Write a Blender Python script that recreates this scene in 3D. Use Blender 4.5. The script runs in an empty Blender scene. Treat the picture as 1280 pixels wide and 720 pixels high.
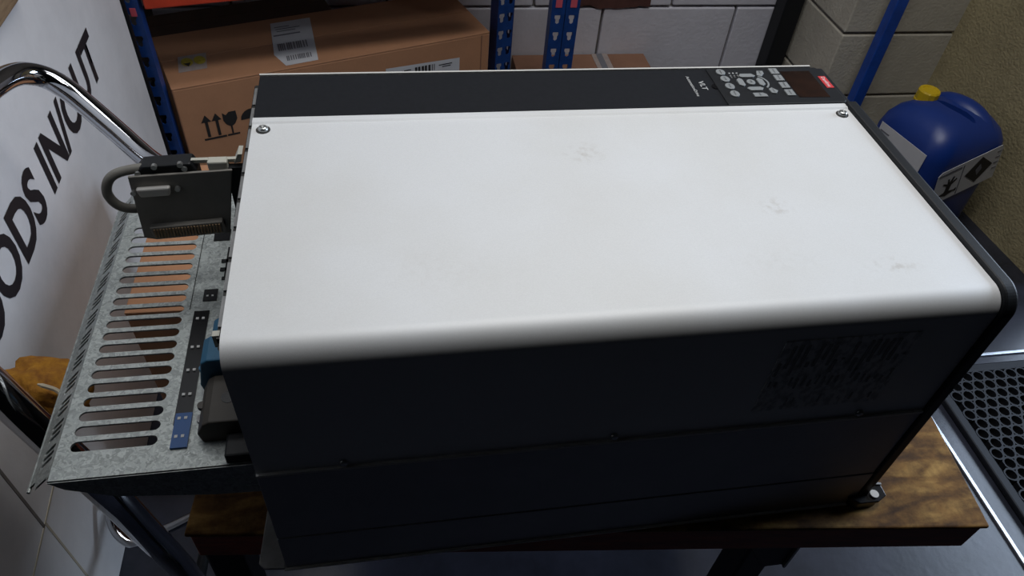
import bpy, bmesh, math, random
from mathutils import Vector, Matrix, Euler
random.seed(7)
S = bpy.context.scene
C = S.collection
PI = math.pi

# ------------------------------------------------------------------ camera, light, exposure
cam_d = bpy.data.cameras.new('camera')
cam = bpy.data.objects.new('camera', cam_d)
C.objects.link(cam)
cam_d.sensor_width = 36.0
cam_d.lens = 930.0 / 1280.0 * 36.0
cam_d.clip_start = 0.02
cam.location = (0.11846, -0.33718, 0.72058)
cam.rotation_euler = (0.77685, -0.070295, -0.155134)
S.camera = cam

S.view_settings.view_transform = 'Standard'
S.view_settings.look = 'None'
S.view_settings.gamma = 1.0
S.view_settings.use_curve_mapping = False
S.view_settings.exposure = -0.38

world = bpy.data.worlds.new('room_ambient')
S.world = world
world.use_nodes = True
bg = world.node_tree.nodes['Background']
bg.inputs[0].default_value = (0.75, 0.85, 1.0, 1)
bg.inputs[1].default_value = 0.002

def area(name, loc, target, sx, sy, power, col):
    d = bpy.data.lights.new(name, 'AREA')
    d.shape = 'RECTANGLE'; d.size = sx; d.size_y = sy
    d.energy = power; d.color = col
    o = bpy.data.objects.new(name, d); C.objects.link(o)
    o.location = loc
    o.rotation_euler = (Vector(target) - Vector(loc)).to_track_quat('-Z', 'Y').to_euler()
    return o
# ceiling lamp over the trolley, added unseen fill overhead, daylight from the open door on the right
key_l = area('unseen_overhead_light', (0.50, 1.18, 2.1), (0.50, 0.80, 0), 1.8, 0.4, 6.0, (0.985, 0.99, 1.0))
added_fill = area('unseen_overhead_light', (0.72, 0.42, 2.1), (0.70, 0.72, 0), 1.4, 0.4, 11.5, (0.985, 0.99, 1.0))  # second overhead source, unseen, added to brighten the pier front and drive top
added_fill.data.spread = math.radians(110)
key_l.data.spread = math.radians(100)
day = area('door_daylight', (3.0, 0.95, 0.95), (-0.40, 0.80, -0.25), 1.6, 1.1, 34, (0.66, 0.80, 1.0))
day.data.spread = math.radians(96)

# ------------------------------------------------------------------ materials
def new_mat(name):
    m = bpy.data.materials.new(name); m.use_nodes = True
    return m, m.node_tree.nodes, m.node_tree.links, m.node_tree.nodes['Principled BSDF']

def mat(name, col, rough=0.6, metal=0.0, var=0.0, scale=20.0, bump=0.0, bscale=None, spec=None, col2=None, detail=6.0, stretch=None, coat=0.0):
    m, n, l, b = new_mat(name)
    b.inputs['Roughness'].default_value = rough
    b.inputs['Metallic'].default_value = metal
    if spec is not None: b.inputs['Specular IOR Level'].default_value = spec
    if coat: b.inputs['Coat Weight'].default_value = coat
    b.inputs['Base Color'].default_value = (*col, 1)
    tc = n.new('ShaderNodeTexCoord'); vec = tc.outputs['Object']
    if stretch:
        mp = n.new('ShaderNodeMapping'); mp.inputs['Scale'].default_value = stretch
        l.new(vec, mp.inputs['Vector']); vec = mp.outputs['Vector']
    if var or col2:
        t = n.new('ShaderNodeTexNoise'); t.inputs['Scale'].default_value = scale; t.inputs['Detail'].default_value = detail
        t.inputs['Roughness'].default_value = 0.65
        l.new(vec, t.inputs['Vector'])
        r = n.new('ShaderNodeValToRGB')
        r.color_ramp.elements[0].position = 0.32; r.color_ramp.elements[1].position = 0.68
        c2 = col2 if col2 else tuple(c * (1 - var) for c in col)
        r.color_ramp.elements[0].color = (*c2, 1); r.color_ramp.elements[1].color = (*col, 1)
        l.new(t.outputs['Fac'], r.inputs['Fac']); l.new(r.outputs['Color'], b.inputs['Base Color'])
    if bump:
        t2 = n.new('ShaderNodeTexNoise'); t2.inputs['Scale'].default_value = bscale or scale * 4; t2.inputs['Detail'].default_value = 4
        l.new(vec, t2.inputs['Vector'])
        bp = n.new('ShaderNodeBump'); bp.inputs['Strength'].default_value = bump; bp.inputs['Distance'].default_value = 0.004
        l.new(t2.outputs['Fac'], bp.inputs['Height']); l.new(bp.outputs['Normal'], b.inputs['Normal'])
    return m

M = {}
M['white_wall'] = mat('white_painted_wall', (0.80, 0.78, 0.77), 0.55, var=0.22, scale=3.5, bump=0.15, bscale=60)
M['block_white'] = mat('white_painted_block', (0.72, 0.71, 0.77), 0.7, var=0.15, scale=5, bump=0.3, bscale=90)
M['block_cream'] = mat('cream_painted_block', (0.56, 0.52, 0.43), 0.75, var=0.2, scale=6, bump=0.4, bscale=110)
M['tan_render'] = mat('tan_rendered_wall', (0.44, 0.37, 0.21), 0.85, var=0.25, scale=9, bump=0.8, bscale=120)
M['mortar'] = mat('mortar', (0.22, 0.20, 0.18), 0.9, var=0.3, scale=30)
M['brown_paint'] = mat('old_brown_paint', (0.12, 0.05, 0.04), 0.7, var=0.4, scale=25)
M['floor'] = mat('worn_grey_floor', (0.034, 0.037, 0.054), 0.27, spec=0.38, col2=(0.018, 0.02, 0.028), scale=9, bump=0.05, bscale=70)
M['trim_metal'] = mat('floor_trim_metal', (0.62, 0.66, 0.72), 0.35, metal=0.7, var=0.3, scale=60)
M['rubber'] = mat('black_rubber', (0.013, 0.015, 0.021), 0.62, spec=0.3, var=0.3, scale=40)
M['black_plastic'] = mat('black_plastic', (0.010, 0.011, 0.013), 0.48, spec=0.3, var=0.15, scale=120, bump=0.05, bscale=900)
M['black_gloss'] = mat('black_gloss', (0.006, 0.006, 0.007), 0.25)
M['charcoal'] = mat('charcoal_strip', (0.014, 0.015, 0.018), 0.6, spec=0.12, var=0.2, scale=200)
M['dark_steel'] = mat('dark_steel', (0.05, 0.048, 0.045), 0.5, metal=0.5, var=0.25, scale=30)
M['side_steel'] = mat('grey_side_sheet', (0.42, 0.42, 0.43), 0.5, metal=0.6, var=0.12, scale=14)
M['lug_steel'] = mat('lug_steel', (0.28, 0.28, 0.28), 0.5, metal=0.5, var=0.3, scale=50)
M['chrome'] = mat('chrome', (0.50, 0.51, 0.54), 0.08, metal=1.0)
M['screw'] = mat('zinc_screw', (0.55, 0.56, 0.55), 0.28, metal=0.9)
M['blue_paint'] = mat('blue_rack_paint', (0.010, 0.055, 0.24), 0.42, var=0.35, scale=40)
M['blue_post'] = mat('bright_blue_paint', (0.012, 0.075, 0.42), 0.45, var=0.3, scale=30)
M['red_paint'] = mat('red_beam_paint', (0.62, 0.06, 0.025), 0.4, var=0.2, scale=30)
M['shelf_wood'] = mat('shelf_chipboard', (0.25, 0.16, 0.09), 0.8, var=0.4, scale=80)
M['cardboard'] = mat('brown_cardboard', (0.46, 0.225, 0.115), 0.8, var=0.12, scale=12, bump=0.1, bscale=150)
M['cardboard_dark'] = mat('old_brown_cardboard', (0.28, 0.14, 0.085), 0.85, var=0.2, scale=12)
M['shadow_box'] = mat('shadow_dark_cardboard', (0.075, 0.04, 0.025), 0.85, var=0.3, scale=12)
M['tape'] = mat('packing_tape', (0.40, 0.33, 0.30), 0.35, var=0.2, scale=60)
M['ink'] = mat('black_ink', (0.015, 0.013, 0.012), 0.7)
M['paint_black'] = mat('black_wall_lettering', (0.012, 0.012, 0.016), 0.5)
M['paper'] = mat('white_paper_label', (0.62, 0.62, 0.64), 0.6, var=0.08, scale=20)
M['yellow_ink'] = mat('yellow_ink', (0.55, 0.42, 0.04), 0.6, var=0.4, scale=80)
M['red_ink'] = mat('red_ink', (0.45, 0.05, 0.04), 0.6)
M['grey_ink'] = mat('grey_ink', (0.16, 0.16, 0.18), 0.7)
M['faded_ink'] = mat('faded_ink', (0.36, 0.36, 0.36), 0.6)
M['pink_tag'] = mat('pink_tag', (0.65, 0.10, 0.14), 0.6)
M['can_blue'] = mat('blue_polyethylene', (0.008, 0.035, 0.21), 0.38, var=0.15, scale=8)
M['can_yellow'] = mat('yellow_cap_plastic', (0.62, 0.42, 0.01), 0.45, var=0.15, scale=60)
M['teal'] = mat('blue_terminal_plastic', (0.012, 0.11, 0.21), 0.45, var=0.2, scale=60)
M['strip_blue'] = mat('blue_terminal_marker', (0.008, 0.06, 0.20), 0.4)
M['terminal_brown'] = mat('dark_terminal_block', (0.05, 0.042, 0.033), 0.55, var=0.3, scale=50)
M['cream'] = mat('cream_connector', (0.52, 0.51, 0.44), 0.5)
M['cable'] = mat('grey_cable_sheath', (0.20, 0.19, 0.165), 0.5, var=0.15, scale=60)
M['dsub'] = mat('connector_shell_metal', (0.62, 0.60, 0.56), 0.4, metal=0.4)
M['bracket'] = mat('dark_bracket_sheet', (0.24, 0.225, 0.20), 0.5, metal=0.1, var=0.15, scale=60)
M['copper_dark'] = mat('connector_pins_brown', (0.30, 0.20, 0.11), 0.45, metal=0.1)
M['foam'] = mat('ochre_foam', (0.46, 0.21, 0.012), 0.85, col2=(0.20, 0.07, 0.006), scale=60, bump=0.8, bscale=90)
M['fray'] = mat('pale_frayed_fibre', (0.5, 0.44, 0.33), 0.8)
M['timber'] = mat('brown_timber_rail', (0.10, 0.05, 0.025), 0.7, col2=(0.30, 0.2, 0.11), scale=14, stretch=(6, 0.7, 6))
M['key'] = mat('grey_rubber_key', (0.24, 0.25, 0.25), 0.5)
M['legend'] = mat('grey_legend_print', (0.42, 0.42, 0.41), 0.5)
M['logo_red'] = mat('logo_red', (0.60, 0.05, 0.055), 0.4)
M['logo_white'] = mat('logo_white', (0.8, 0.6, 0.6), 0.5)
M['display'] = mat('display_window', (0.035, 0.016, 0.010), 0.18, col2=(0.012, 0.008, 0.007), scale=18)
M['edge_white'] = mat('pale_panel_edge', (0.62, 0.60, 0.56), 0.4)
M['pale_leg'] = mat('leg_edge_metal', (0.35, 0.34, 0.32), 0.4, metal=0.7)

def cover_material():
    m, n, l, b = new_mat('silver_white_cover')
    b.inputs['Metallic'].default_value = 0.4
    b.inputs['Roughness'].default_value = 0.6
    tc = n.new('ShaderNodeTexCoord')
    t = n.new('ShaderNodeTexNoise'); t.inputs['Scale'].default_value = 5; t.inputs['Detail'].default_value = 5
    l.new(tc.outputs['Object'], t.inputs['Vector'])
    r = n.new('ShaderNodeValToRGB')
    r.color_ramp.elements[0].position = 0.3; r.color_ramp.elements[1].position = 0.55
    r.color_ramp.elements[0].color = (0.745, 0.74, 0.72, 1); r.color_ramp.elements[1].color = (0.79, 0.795, 0.795, 1)
    l.new(t.outputs['Fac'], r.inputs['Fac'])
    # fine grain
    t2 = n.new('ShaderNodeTexNoise'); t2.inputs['Scale'].default_value = 900; t2.inputs['Detail'].default_value = 2
    l.new(tc.outputs['Object'], t2.inputs['Vector'])
    mx = n.new('ShaderNodeMix'); mx.data_type = 'RGBA'; mx.blend_type = 'MULTIPLY'
    mx.inputs['Factor'].default_value = 0.12
    l.new(r.outputs['Color'], mx.inputs['A']); l.new(t2.outputs['Fac'], mx.inputs['B'])
    # smudges: fingermarks with their own place on the cover
    last = mx.outputs['Result']
    for (x, y, rx, ry, a) in ((0.30, 0.215, .024, .020, .16), (0.455, 0.125, .018, .016, .2), (0.525, 0.045, .03, .012, .18), (0.43, 0.06, .05, .02, .04), (0.15, 0.07, .06, .03, .035)):
        mp = n.new('ShaderNodeMapping'); mp.inputs['Location'].default_value = (-x / rx, -y / ry, 0)
        mp.inputs['Scale'].default_value = (1 / rx, 1 / ry, 0)
        l.new(tc.outputs['Object'], mp.inputs['Vector'])
        g = n.new('ShaderNodeTexGradient'); g.gradient_type = 'SPHERICAL'; l.new(mp.outputs['Vector'], g.inputs['Vector'])
        ns = n.new('ShaderNodeTexNoise'); ns.inputs['Scale'].default_value = 130; ns.inputs['Detail'].default_value = 6
        l.new(tc.outputs['Object'], ns.inputs['Vector'])
        rr = n.new('ShaderNodeValToRGB'); rr.color_ramp.elements[0].position = .47; rr.color_ramp.elements[1].position = .62
        l.new(ns.outputs['Fac'], rr.inputs['Fac'])
        mu = n.new('ShaderNodeMath'); mu.operation = 'MULTIPLY'; l.new(g.outputs['Fac'], mu.inputs[0]); l.new(rr.outputs['Color'], mu.inputs[1])
        m2 = n.new('ShaderNodeMath'); m2.operation = 'MULTIPLY'; l.new(mu.outputs[0], m2.inputs[0]); m2.inputs[1].default_value = a * 2
        x2 = n.new('ShaderNodeMix'); x2.data_type = 'RGBA'
        l.new(m2.outputs[0], x2.inputs['Factor']); l.new(last, x2.inputs['A']); x2.inputs['B'].default_value = (0.36, 0.31, 0.24, 1)
        last = x2.outputs['Result']
    l.new(last, b.inputs['Base Color'])
    return m
M['cover'] = cover_material()

def galvanised():
    m, n, l, b = new_mat('galvanised_steel')
    b.inputs['Metallic'].default_value = 0.55; b.inputs['Roughness'].default_value = 0.5
    tc = n.new('ShaderNodeTexCoord')
    v = n.new('ShaderNodeTexVoronoi'); v.inputs['Scale'].default_value = 330
    nz = n.new('ShaderNodeTexNoise'); nz.inputs['Scale'].default_value = 120
    l.new(tc.outputs['Object'], nz.inputs['Vector'])
    ad = n.new('ShaderNodeMix'); ad.data_type = 'VECTOR'; ad.inputs['Factor'].default_value = 0.02
    l.new(tc.outputs['Object'], ad.inputs['A']); l.new(nz.outputs['Color'], ad.inputs['B'])
    l.new(ad.outputs['Result'], v.inputs['Vector'])
    sx = n.new('ShaderNodeSeparateColor'); l.new(v.outputs['Color'], sx.inputs['Color'])
    r = n.new('ShaderNodeValToRGB')
    r.color_ramp.elements[0].color = (0.25, 0.27, 0.262, 1); r.color_ramp.elements[1].color = (0.44, 0.47, 0.455, 1)
    l.new(sx.outputs['Red'], r.inputs['Fac']); l.new(r.outputs['Color'], b.inputs['Base Color'])
    rr = n.new('ShaderNodeMapRange'); rr.inputs['To Min'].default_value = 0.35; rr.inputs['To Max'].default_value = 0.65
    l.new(sx.outputs['Green'], rr.inputs['Value']); l.new(rr.outputs['Result'], b.inputs['Roughness'])
    return m
M['galv'] = galvanised()

def deck_material():
    m, n, l, b = new_mat('worn_wooden_deck')
    b.inputs['Roughness'].default_value = 0.75; b.inputs['Specular IOR Level'].default_value = 0.2
    tc = n.new('ShaderNodeTexCoord')
    mp = n.new('ShaderNodeMapping'); mp.inputs['Scale'].default_value = (5, 16, 16); l.new(tc.outputs['Object'], mp.inputs['Vector'])
    t = n.new('ShaderNodeTexNoise'); t.inputs['Scale'].default_value = 3.5; t.inputs['Detail'].default_value = 8; t.inputs['Distortion'].default_value = 0.6
    l.new(mp.outputs['Vector'], t.inputs['Vector'])
    r = n.new('ShaderNodeValToRGB')
    e = r.color_ramp.elements
    e[0].position = 0.3; e[0].color = (0.075, 0.036, 0.014, 1)
    e[1].position = 0.72; e[1].color = (0.40, 0.235, 0.07, 1)
    k = e.new(0.5); k.color = (0.20, 0.10, 0.026, 1)
    l.new(t.outputs['Fac'], r.inputs['Fac'])
    t2 = n.new('ShaderNodeTexNoise'); t2.inputs['Scale'].default_value = 26; t2.inputs['Detail'].default_value = 9; t2.inputs['Roughness'].default_value = .78
    l.new(tc.outputs['Object'], t2.inputs['Vector'])
    r2 = n.new('ShaderNodeValToRGB'); r2.color_ramp.elements[0].position = .38; r2.color_ramp.elements[1].position = .6
    r2.color_ramp.elements[0].color = (0.3, 0.27, 0.27, 1)
    l.new(t2.outputs['Fac'], r2.inputs['Fac'])
    mx = n.new('ShaderNodeMix'); mx.data_type = 'RGBA'; mx.blend_type = 'MULTIPLY'; mx.inputs['Factor'].default_value = 0.85
    l.new(r.outputs['Color'], mx.inputs['A']); l.new(r2.outputs['Color'], mx.inputs['B'])
    l.new(mx.outputs['Result'], b.inputs['Base Color'])
    bp = n.new('ShaderNodeBump'); bp.inputs['Strength'].default_value = .3; bp.inputs['Distance'].default_value = .003
    l.new(t.outputs['Fac'], bp.inputs['Height']); l.new(bp.outputs['Normal'], b.inputs['Normal'])
    return m
M['deck'] = deck_material()
M['deck_edge'] = mat('reddish_wood_edge', (0.45, 0.075, 0.028), 0.55, var=0.5, scale=8, stretch=(2, 12, 12))

# ------------------------------------------------------------------ helpers
def obj(name, bm, m, parent=None, smooth=False, bevel=0.0, seg=2, loc=None):
    if isinstance(bm, bmesh.types.BMesh):
        bmesh.ops.recalc_face_normals(bm, faces=bm.faces[:])
        me = bpy.data.meshes.new(name); bm.to_mesh(me); bm.free()
    else:
        me = bm
    o = bpy.data.objects.new(name, me); C.objects.link(o)
    me.materials.clear()
    me.materials.append(M[m] if isinstance(m, str) else m)
    if smooth:
        for p in me.polygons: p.use_smooth = True
    if bevel:
        md = o.modifiers.new('bevel', 'BEVEL'); md.width = bevel; md.segments = seg; md.limit_method = 'ANGLE'; md.angle_limit = 0.7
    if parent is not None:
        o.parent = parent
        o.matrix_parent_inverse = Matrix.Translation(-Vector(parent.location)) if parent.type == 'EMPTY' and parent.rotation_euler[:] == (0, 0, 0) else Matrix()
    if loc is not None: o.location = loc
    return o
def tag(o, label=None, cat=None, group=None, kind=None):
    if label: o['label'] = label
    if cat: o['category'] = cat
    if group: o['group'] = group
    if kind: o['kind'] = kind
    return o
def empty(name, loc, label, cat, group=None):
    o = bpy.data.objects.new(name, None); C.objects.link(o); o.location = loc; o.empty_display_size = 0.05
    return tag(o, label, cat, group)
def B(): return bmesh.new()
def box(bm, x0, x1, y0, y1, z0, z1, mtx=None):
    vs = [bm.verts.new(v) for v in ((x0,y0,z0),(x1,y0,z0),(x1,y1,z0),(x0,y1,z0),(x0,y0,z1),(x1,y0,z1),(x1,y1,z1),(x0,y1,z1))]
    if mtx is not None:
        for v in vs: v.co = mtx @ v.co
    for f in ((0,3,2,1),(4,5,6,7),(0,1,5,4),(1,2,6,5),(2,3,7,6),(3,0,4,7)): bm.faces.new([vs[i] for i in f])
    return bm
def prism(bm, poly, axis, a, b, mtx=None):
    """extrude a 2-D polygon along an axis ('x': poly is y,z ; 'y': x,z ; 'z': x,y)"""
    def P(p, t):
        v = Vector((t, p[0], p[1])) if axis == 'x' else Vector((p[0], t, p[1])) if axis == 'y' else Vector((p[0], p[1], t))
        return mtx @ v if mtx is not None else v
    A = [bm.verts.new(P(p, a)) for p in poly]; D = [bm.verts.new(P(p, b)) for p in poly]
    n = len(poly)
    bm.faces.new(A[::-1]); bm.faces.new(D)
    for i in range(n): bm.faces.new((A[i], A[(i+1) % n], D[(i+1) % n], D[i]))
    return bm
def catmull(pts, n=8):
    pts = [Vector(p) for p in pts]; out = []
    P = [2*pts[0]-pts[1]] + pts + [2*pts[-1]-pts[-2]]
    for i in range(1, len(P)-2):
        for k in range(n):
            t = k / n
            a, b, c, d = P[i-1], P[i], P[i+1], P[i+2]
            out.append(0.5*((2*b)+(-a+c)*t+(2*a-5*b+4*c-d)*t*t+(-a+3*b-3*c+d)*t**3))
    out.append(pts[-1]); return out
def tube(bm, pts, r, seg=12, cap=True):
    pts = [Vector(p) for p in pts]; rings = []
    up = Vector((0.13, 0.21, 0.97))
    for i, p in enumerate(pts):
        t = (pts[min(i+1, len(pts)-1)] - pts[max(i-1, 0)]).normalized()
        n = (up - t * up.dot(t)).normalized(); up = n; b = t.cross(n)
        rr = r[i] if isinstance(r, (list, tuple)) else r
        rings.append([bm.verts.new(p + rr*(math.cos(2*PI*k/seg)*n + math.sin(2*PI*k/seg)*b)) for k in range(seg)])
    for a, b in zip(rings, rings[1:]):
        for k in range(seg): bm.faces.new((a[k], a[(k+1) % seg], b[(k+1) % seg], b[k]))
    if cap: bm.faces.new(rings[0][::-1]); bm.faces.new(rings[-1])
    return bm
def cyl(bm, c, r, h, axis='z', seg=16, r2=None):
    c = Vector(c); d = {'x': Vector((1,0,0)), 'y': Vector((0,1,0)), 'z': Vector((0,0,1))}[axis]
    u = Vector((0,1,0)) if axis == 'x' else Vector((1,0,0)); w = d.cross(u)
    A = [bm.verts.new(c + r*(math.cos(2*PI*k/seg)*u+math.sin(2*PI*k/seg)*w)) for k in range(seg)]
    q = r if r2 is None else r2
    D = [bm.verts.new(c + d*h + q*(math.cos(2*PI*k/seg)*u+math.sin(2*PI*k/seg)*w)) for k in range(seg)]
    bm.faces.new(A[::-1]); bm.faces.new(D)
    for k in range(seg): bm.faces.new((A[k], A[(k+1) % seg], D[(k+1) % seg], D[k]))
    return bm
def hole_cell(bm, cx, cy, w, h, inside, place, t, nang=28, outer=None):
    """one perforated cell: rectangle w x h (or outer polygon test) with a hole; place(x, y, z) maps to 3-D, t = thickness"""
    angs = [2*PI*k/nang for k in range(nang)]
    if outer is None: angs += [math.atan2(sy*h, sx*w) % (2*PI) for sx in (1,-1) for sy in (1,-1)]
    ex_ = getattr(inside, 'angs', None)
    if ex_: angs = angs[nang:] + ex_
    angs = sorted(set(round(a, 6) for a in angs))
    rows = []
    for a in angs:
        ca, sa = math.cos(a), math.sin(a)
        if outer is None:
            ro = min(w/2/abs(ca) if abs(ca) > 1e-9 else 1e9, h/2/abs(sa) if abs(sa) > 1e-9 else 1e9)
        else: ro = outer(a)
        lo, hi = 0.0, ro*0.98
        for _ in range(22):
            mid = (lo+hi)/2
            if inside(mid*ca, mid*sa): lo = mid
            else: hi = mid
        rows.append((cx+ro*ca, cy+ro*sa, cx+lo*ca, cy+lo*sa))
    n = len(rows)
    OT = [bm.verts.new(place(r[0], r[1], 0)) for r in rows]; IT = [bm.verts.new(place(r[2], r[3], 0)) for r in rows]
    OB = [bm.verts.new(place(r[0], r[1], -t)) for r in rows]; IB = [bm.verts.new(place(r[2], r[3], -t)) for r in rows]
    for i in range(n):
        j = (i+1) % n
        bm.faces.new((OT[i], OT[j], IT[j], IT[i])); bm.faces.new((OB[i], IB[i], IB[j], OB[j]))
        bm.faces.new((IT[i], IT[j], IB[j], IB[i])); bm.faces.new((OT[i], OB[i], OB[j], OT[j]))
def stadium(l, h, axis='x'):
    r = h/2; s = l/2 - r
    def f(x, y):
        if axis == 'y': x, y = y, x
        d = max(abs(x)-s, 0); return d*d + y*y <= r*r
    f.angs = []
    for sg in (0, PI):
        for i in range(9):
            a = sg - PI/2 + PI*i/8
            x, y = (s if sg == 0 else -s) + r*math.cos(a), r*math.sin(a)
            if axis == 'y': x, y = y, x
            f.angs.append(math.atan2(y, x) % (2*PI))
    return f
def text_mesh(body, offset=0.0, extrude=0.0, spacing=1.0):
    cu = bpy.data.curves.new('lettering', 'FONT'); cu.body = body; cu.size = 1; cu.extrude = extrude; cu.offset = offset
    cu.space_character = spacing; cu.resolution_u = 4
    o = bpy.data.objects.new('lettering_tmp', cu); C.objects.link(o)
    bpy.context.view_layer.update()
    dg = bpy.context.evaluated_depsgraph_get()
    me = bpy.data.meshes.new_from_object(o.evaluated_get(dg))
    bpy.data.objects.remove(o); bpy.data.curves.remove(cu)
    return me
def bounds(me):
    xs = [v.co.x for v in me.vertices]; ys = [v.co.y for v in me.vertices]
    return min(xs), max(xs), min(ys), max(ys)
def place_text(name, body, origin, ux, uy, width, height, m, parent, offset=0.0, lift=0.0006):
    """lettering that fills width x height from origin along unit vectors ux (reading) and uy (up)"""
    me = text_mesh(body, offset, 0.0)
    a, b, c, d = bounds(me); ux = Vector(ux).normalized(); uy = Vector(uy).normalized(); n = ux.cross(uy)
    for v in me.vertices:
        v.co = Vector(origin) + ux*((v.co.x-a)/(b-a)*width) + uy*((v.co.y-c)/(d-c)*height) + n*(lift + v.co.z)
    return obj(name, me, m, parent)
def flat(bm, pts):
    bm.faces.new([bm.verts.new(p) for p in pts]); return bm

# ------------------------------------------------------------------ the setting
FZ = -0.65
def structure(o): o['kind'] = 'structure'; return o
bm = B(); box(bm, -0.7, 3.2, -2.2, 2.05, FZ-0.1, FZ)
structure(obj('floor', bm, 'floor'))

bm = B(); box(bm, -0.70, -0.56, 1.2, 2.05, FZ, 1.9)
structure(obj('wall_corner', bm, 'white_wall'))
XL = -0.400
bm = B(); box(bm, -0.56, XL, -0.06, 1.262, FZ, 1.9)
wall_left = structure(obj('wall_left', bm, 'white_wall', bevel=0.004))
# painted words on the left wall: D's stem foot and T's foot fix the run of the lettering
me_all = text_mesh('GOODS IN/OUT', 0.030); a0, b0, c0, d0 = bounds(me_all)
w_goo = bounds(text_mesh('GOO', 0.030))[1]
me_t = bounds(text_mesh('T', 0.030)); tw = me_t[1] - me_t[0]
xD = w_goo + 0.075; xT = b0 - tw/2
k = (1.005 - 0.535) / (xT - xD)
for v in me_all.vertices:
    s = (v.co.x - xD) * k
    v.co = Vector((XL+0.0008, 0.535 + s, -0.068 + s*0.047 + v.co.y * 0.118))
obj('lettering', me_all, 'paint_black', wall_left)
# painted-over mortar joints near the foot of the wall
bm = B(); box(bm, XL-0.001, XL+0.0007, -0.05, 0.62, -0.336, -0.332)
bmesh.ops.rotate(bm, verts=bm.verts[:], cent=(XL, 0.26, -0.336), matrix=Matrix.Rotation(math.radians(8), 3, 'X'))
obj('mortar_joint', bm, 'fray', wall_left)
bm = B(); box(bm, XL-0.001, XL+0.0007, 0.262, 0.266, -0.60, -0.335); obj('mortar_joint', bm, 'fray', wall_left)
bm = B(); box(bm, XL-0.001, XL+0.0007, 0.256, 0.261, -0.335, -0.11); obj('mortar_joint', bm, 'mortar', wall_left)
bm = B(); box(bm, XL+0.0002, XL+0.012, -0.05, 0.822, 0.196, 0.30)
structure(obj('trim_1', bm, 'timber', bevel=0.003))

# back wall: mortar bed with blocks standing proud
bm = B(); box(bm, -0.70, 1.95, 1.875, 2.05, FZ, 1.9)
wall_back = structure(obj('wall_back', bm, 'mortar'))
def block(parent, x0, x1, y0, y1, z0, z1, m):
    bm = B(); g = 0.004
    box(bm, x0+g, x1-g, y0, y1, z0+g, z1-g)
    return obj('block', bm, m, parent, bevel=0.004)
zc = [FZ, -0.535, -0.31, -0.085, 0.14, 0.365]
for i in range(len(zc)-1):
    off = 0.0 if i % 2 else 0.22
    x = 0.829 - 0.45*3 - (0.0 if i % 2 else 0.225)
    while x < 1.95:
        xa, xb = max(x, -0.55), min(x+0.45, 1.95)
        if xb - xa > 0.02:
            block(wall_back, xa, xb, 1.860 + random.uniform(-0.0015, 0.0015), 1.885, zc[i], zc[i+1], 'block_white')
        x += 0.45
# strip of old brown paint left along the joint
bm = B()
pts = [(0.72 + 0.26*i/16, -0.302 - random.uniform(0, 0.010) - (0.006 if 4 < i < 12 else 0)) for i in range(17)]
prism(bm, pts + [(0.98, -0.255), (0.72, -0.262)], 'y', 1.8555, 1.862)
obj('old_paint_patch', bm, 'brown_paint', wall_back)

# block pier and right wall
bm = B(); box(bm, 1.485, 1.95, 1.565, 1.86, FZ, 1.9)
pier = structure(obj('wall_pier', bm, 'mortar'))
zp = [FZ, -0.462, -0.252, -0.04, 0.17, 0.38]
for i in range(5): block(pier, 1.476, 1.90, 1.556, 1.855, zp[i], zp[i+1], 'block_cream')
bm = B(); box(bm, 1.845, 1.98, 0.86, 1.90, FZ, 1.9)
bmesh.ops.rotate(bm, verts=bm.verts[:], cent=(1.845, 1.56, 0), matrix=Matrix.Rotation(math.radians(3.5), 3, 'Z'))
structure(obj('wall_right', bm, 'tan_render'))

# floor trim round the mat
bm = B(); box(bm, 1.322, 1.330, -0.8, 0.640, FZ, FZ+0.006)
structure(obj('trim_2', bm, 'trim_metal', bevel=0.001))
bm = B(); box(bm, 1.322, 2.3, 0.640, 0.648, FZ, FZ+0.006)
structure(obj('trim_3', bm, 'trim_metal', bevel=0.001))

# ------------------------------------------------------------------ vertical runs on the walls
bm = B(); cyl(bm, (-0.405, 1.275, FZ), 0.0085, 2.2, 'z', 12)  # black rod stands in for the dark line where the wall ends
dark_line = tag(obj('rod', bm, 'black_plastic', smooth=True), 'thin black conduit for the dark line at the end of the lettered white wall', 'dark_line')
bm = B(); box(bm, 1.405, 1.468, 1.79, 1.855, FZ, 1.9)
tag(obj('trunking', bm, 'black_plastic', bevel=0.004), 'black vertical trunking in the corner beside the block pier', 'trunking')
bm = B(); box(bm, 1.555, 1.590, 1.485, 1.520, FZ, 1.9)
tag(obj('steel_post', bm, 'blue_post', bevel=0.003), 'slim bright blue post in front of the cream block pier', 'post')

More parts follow.
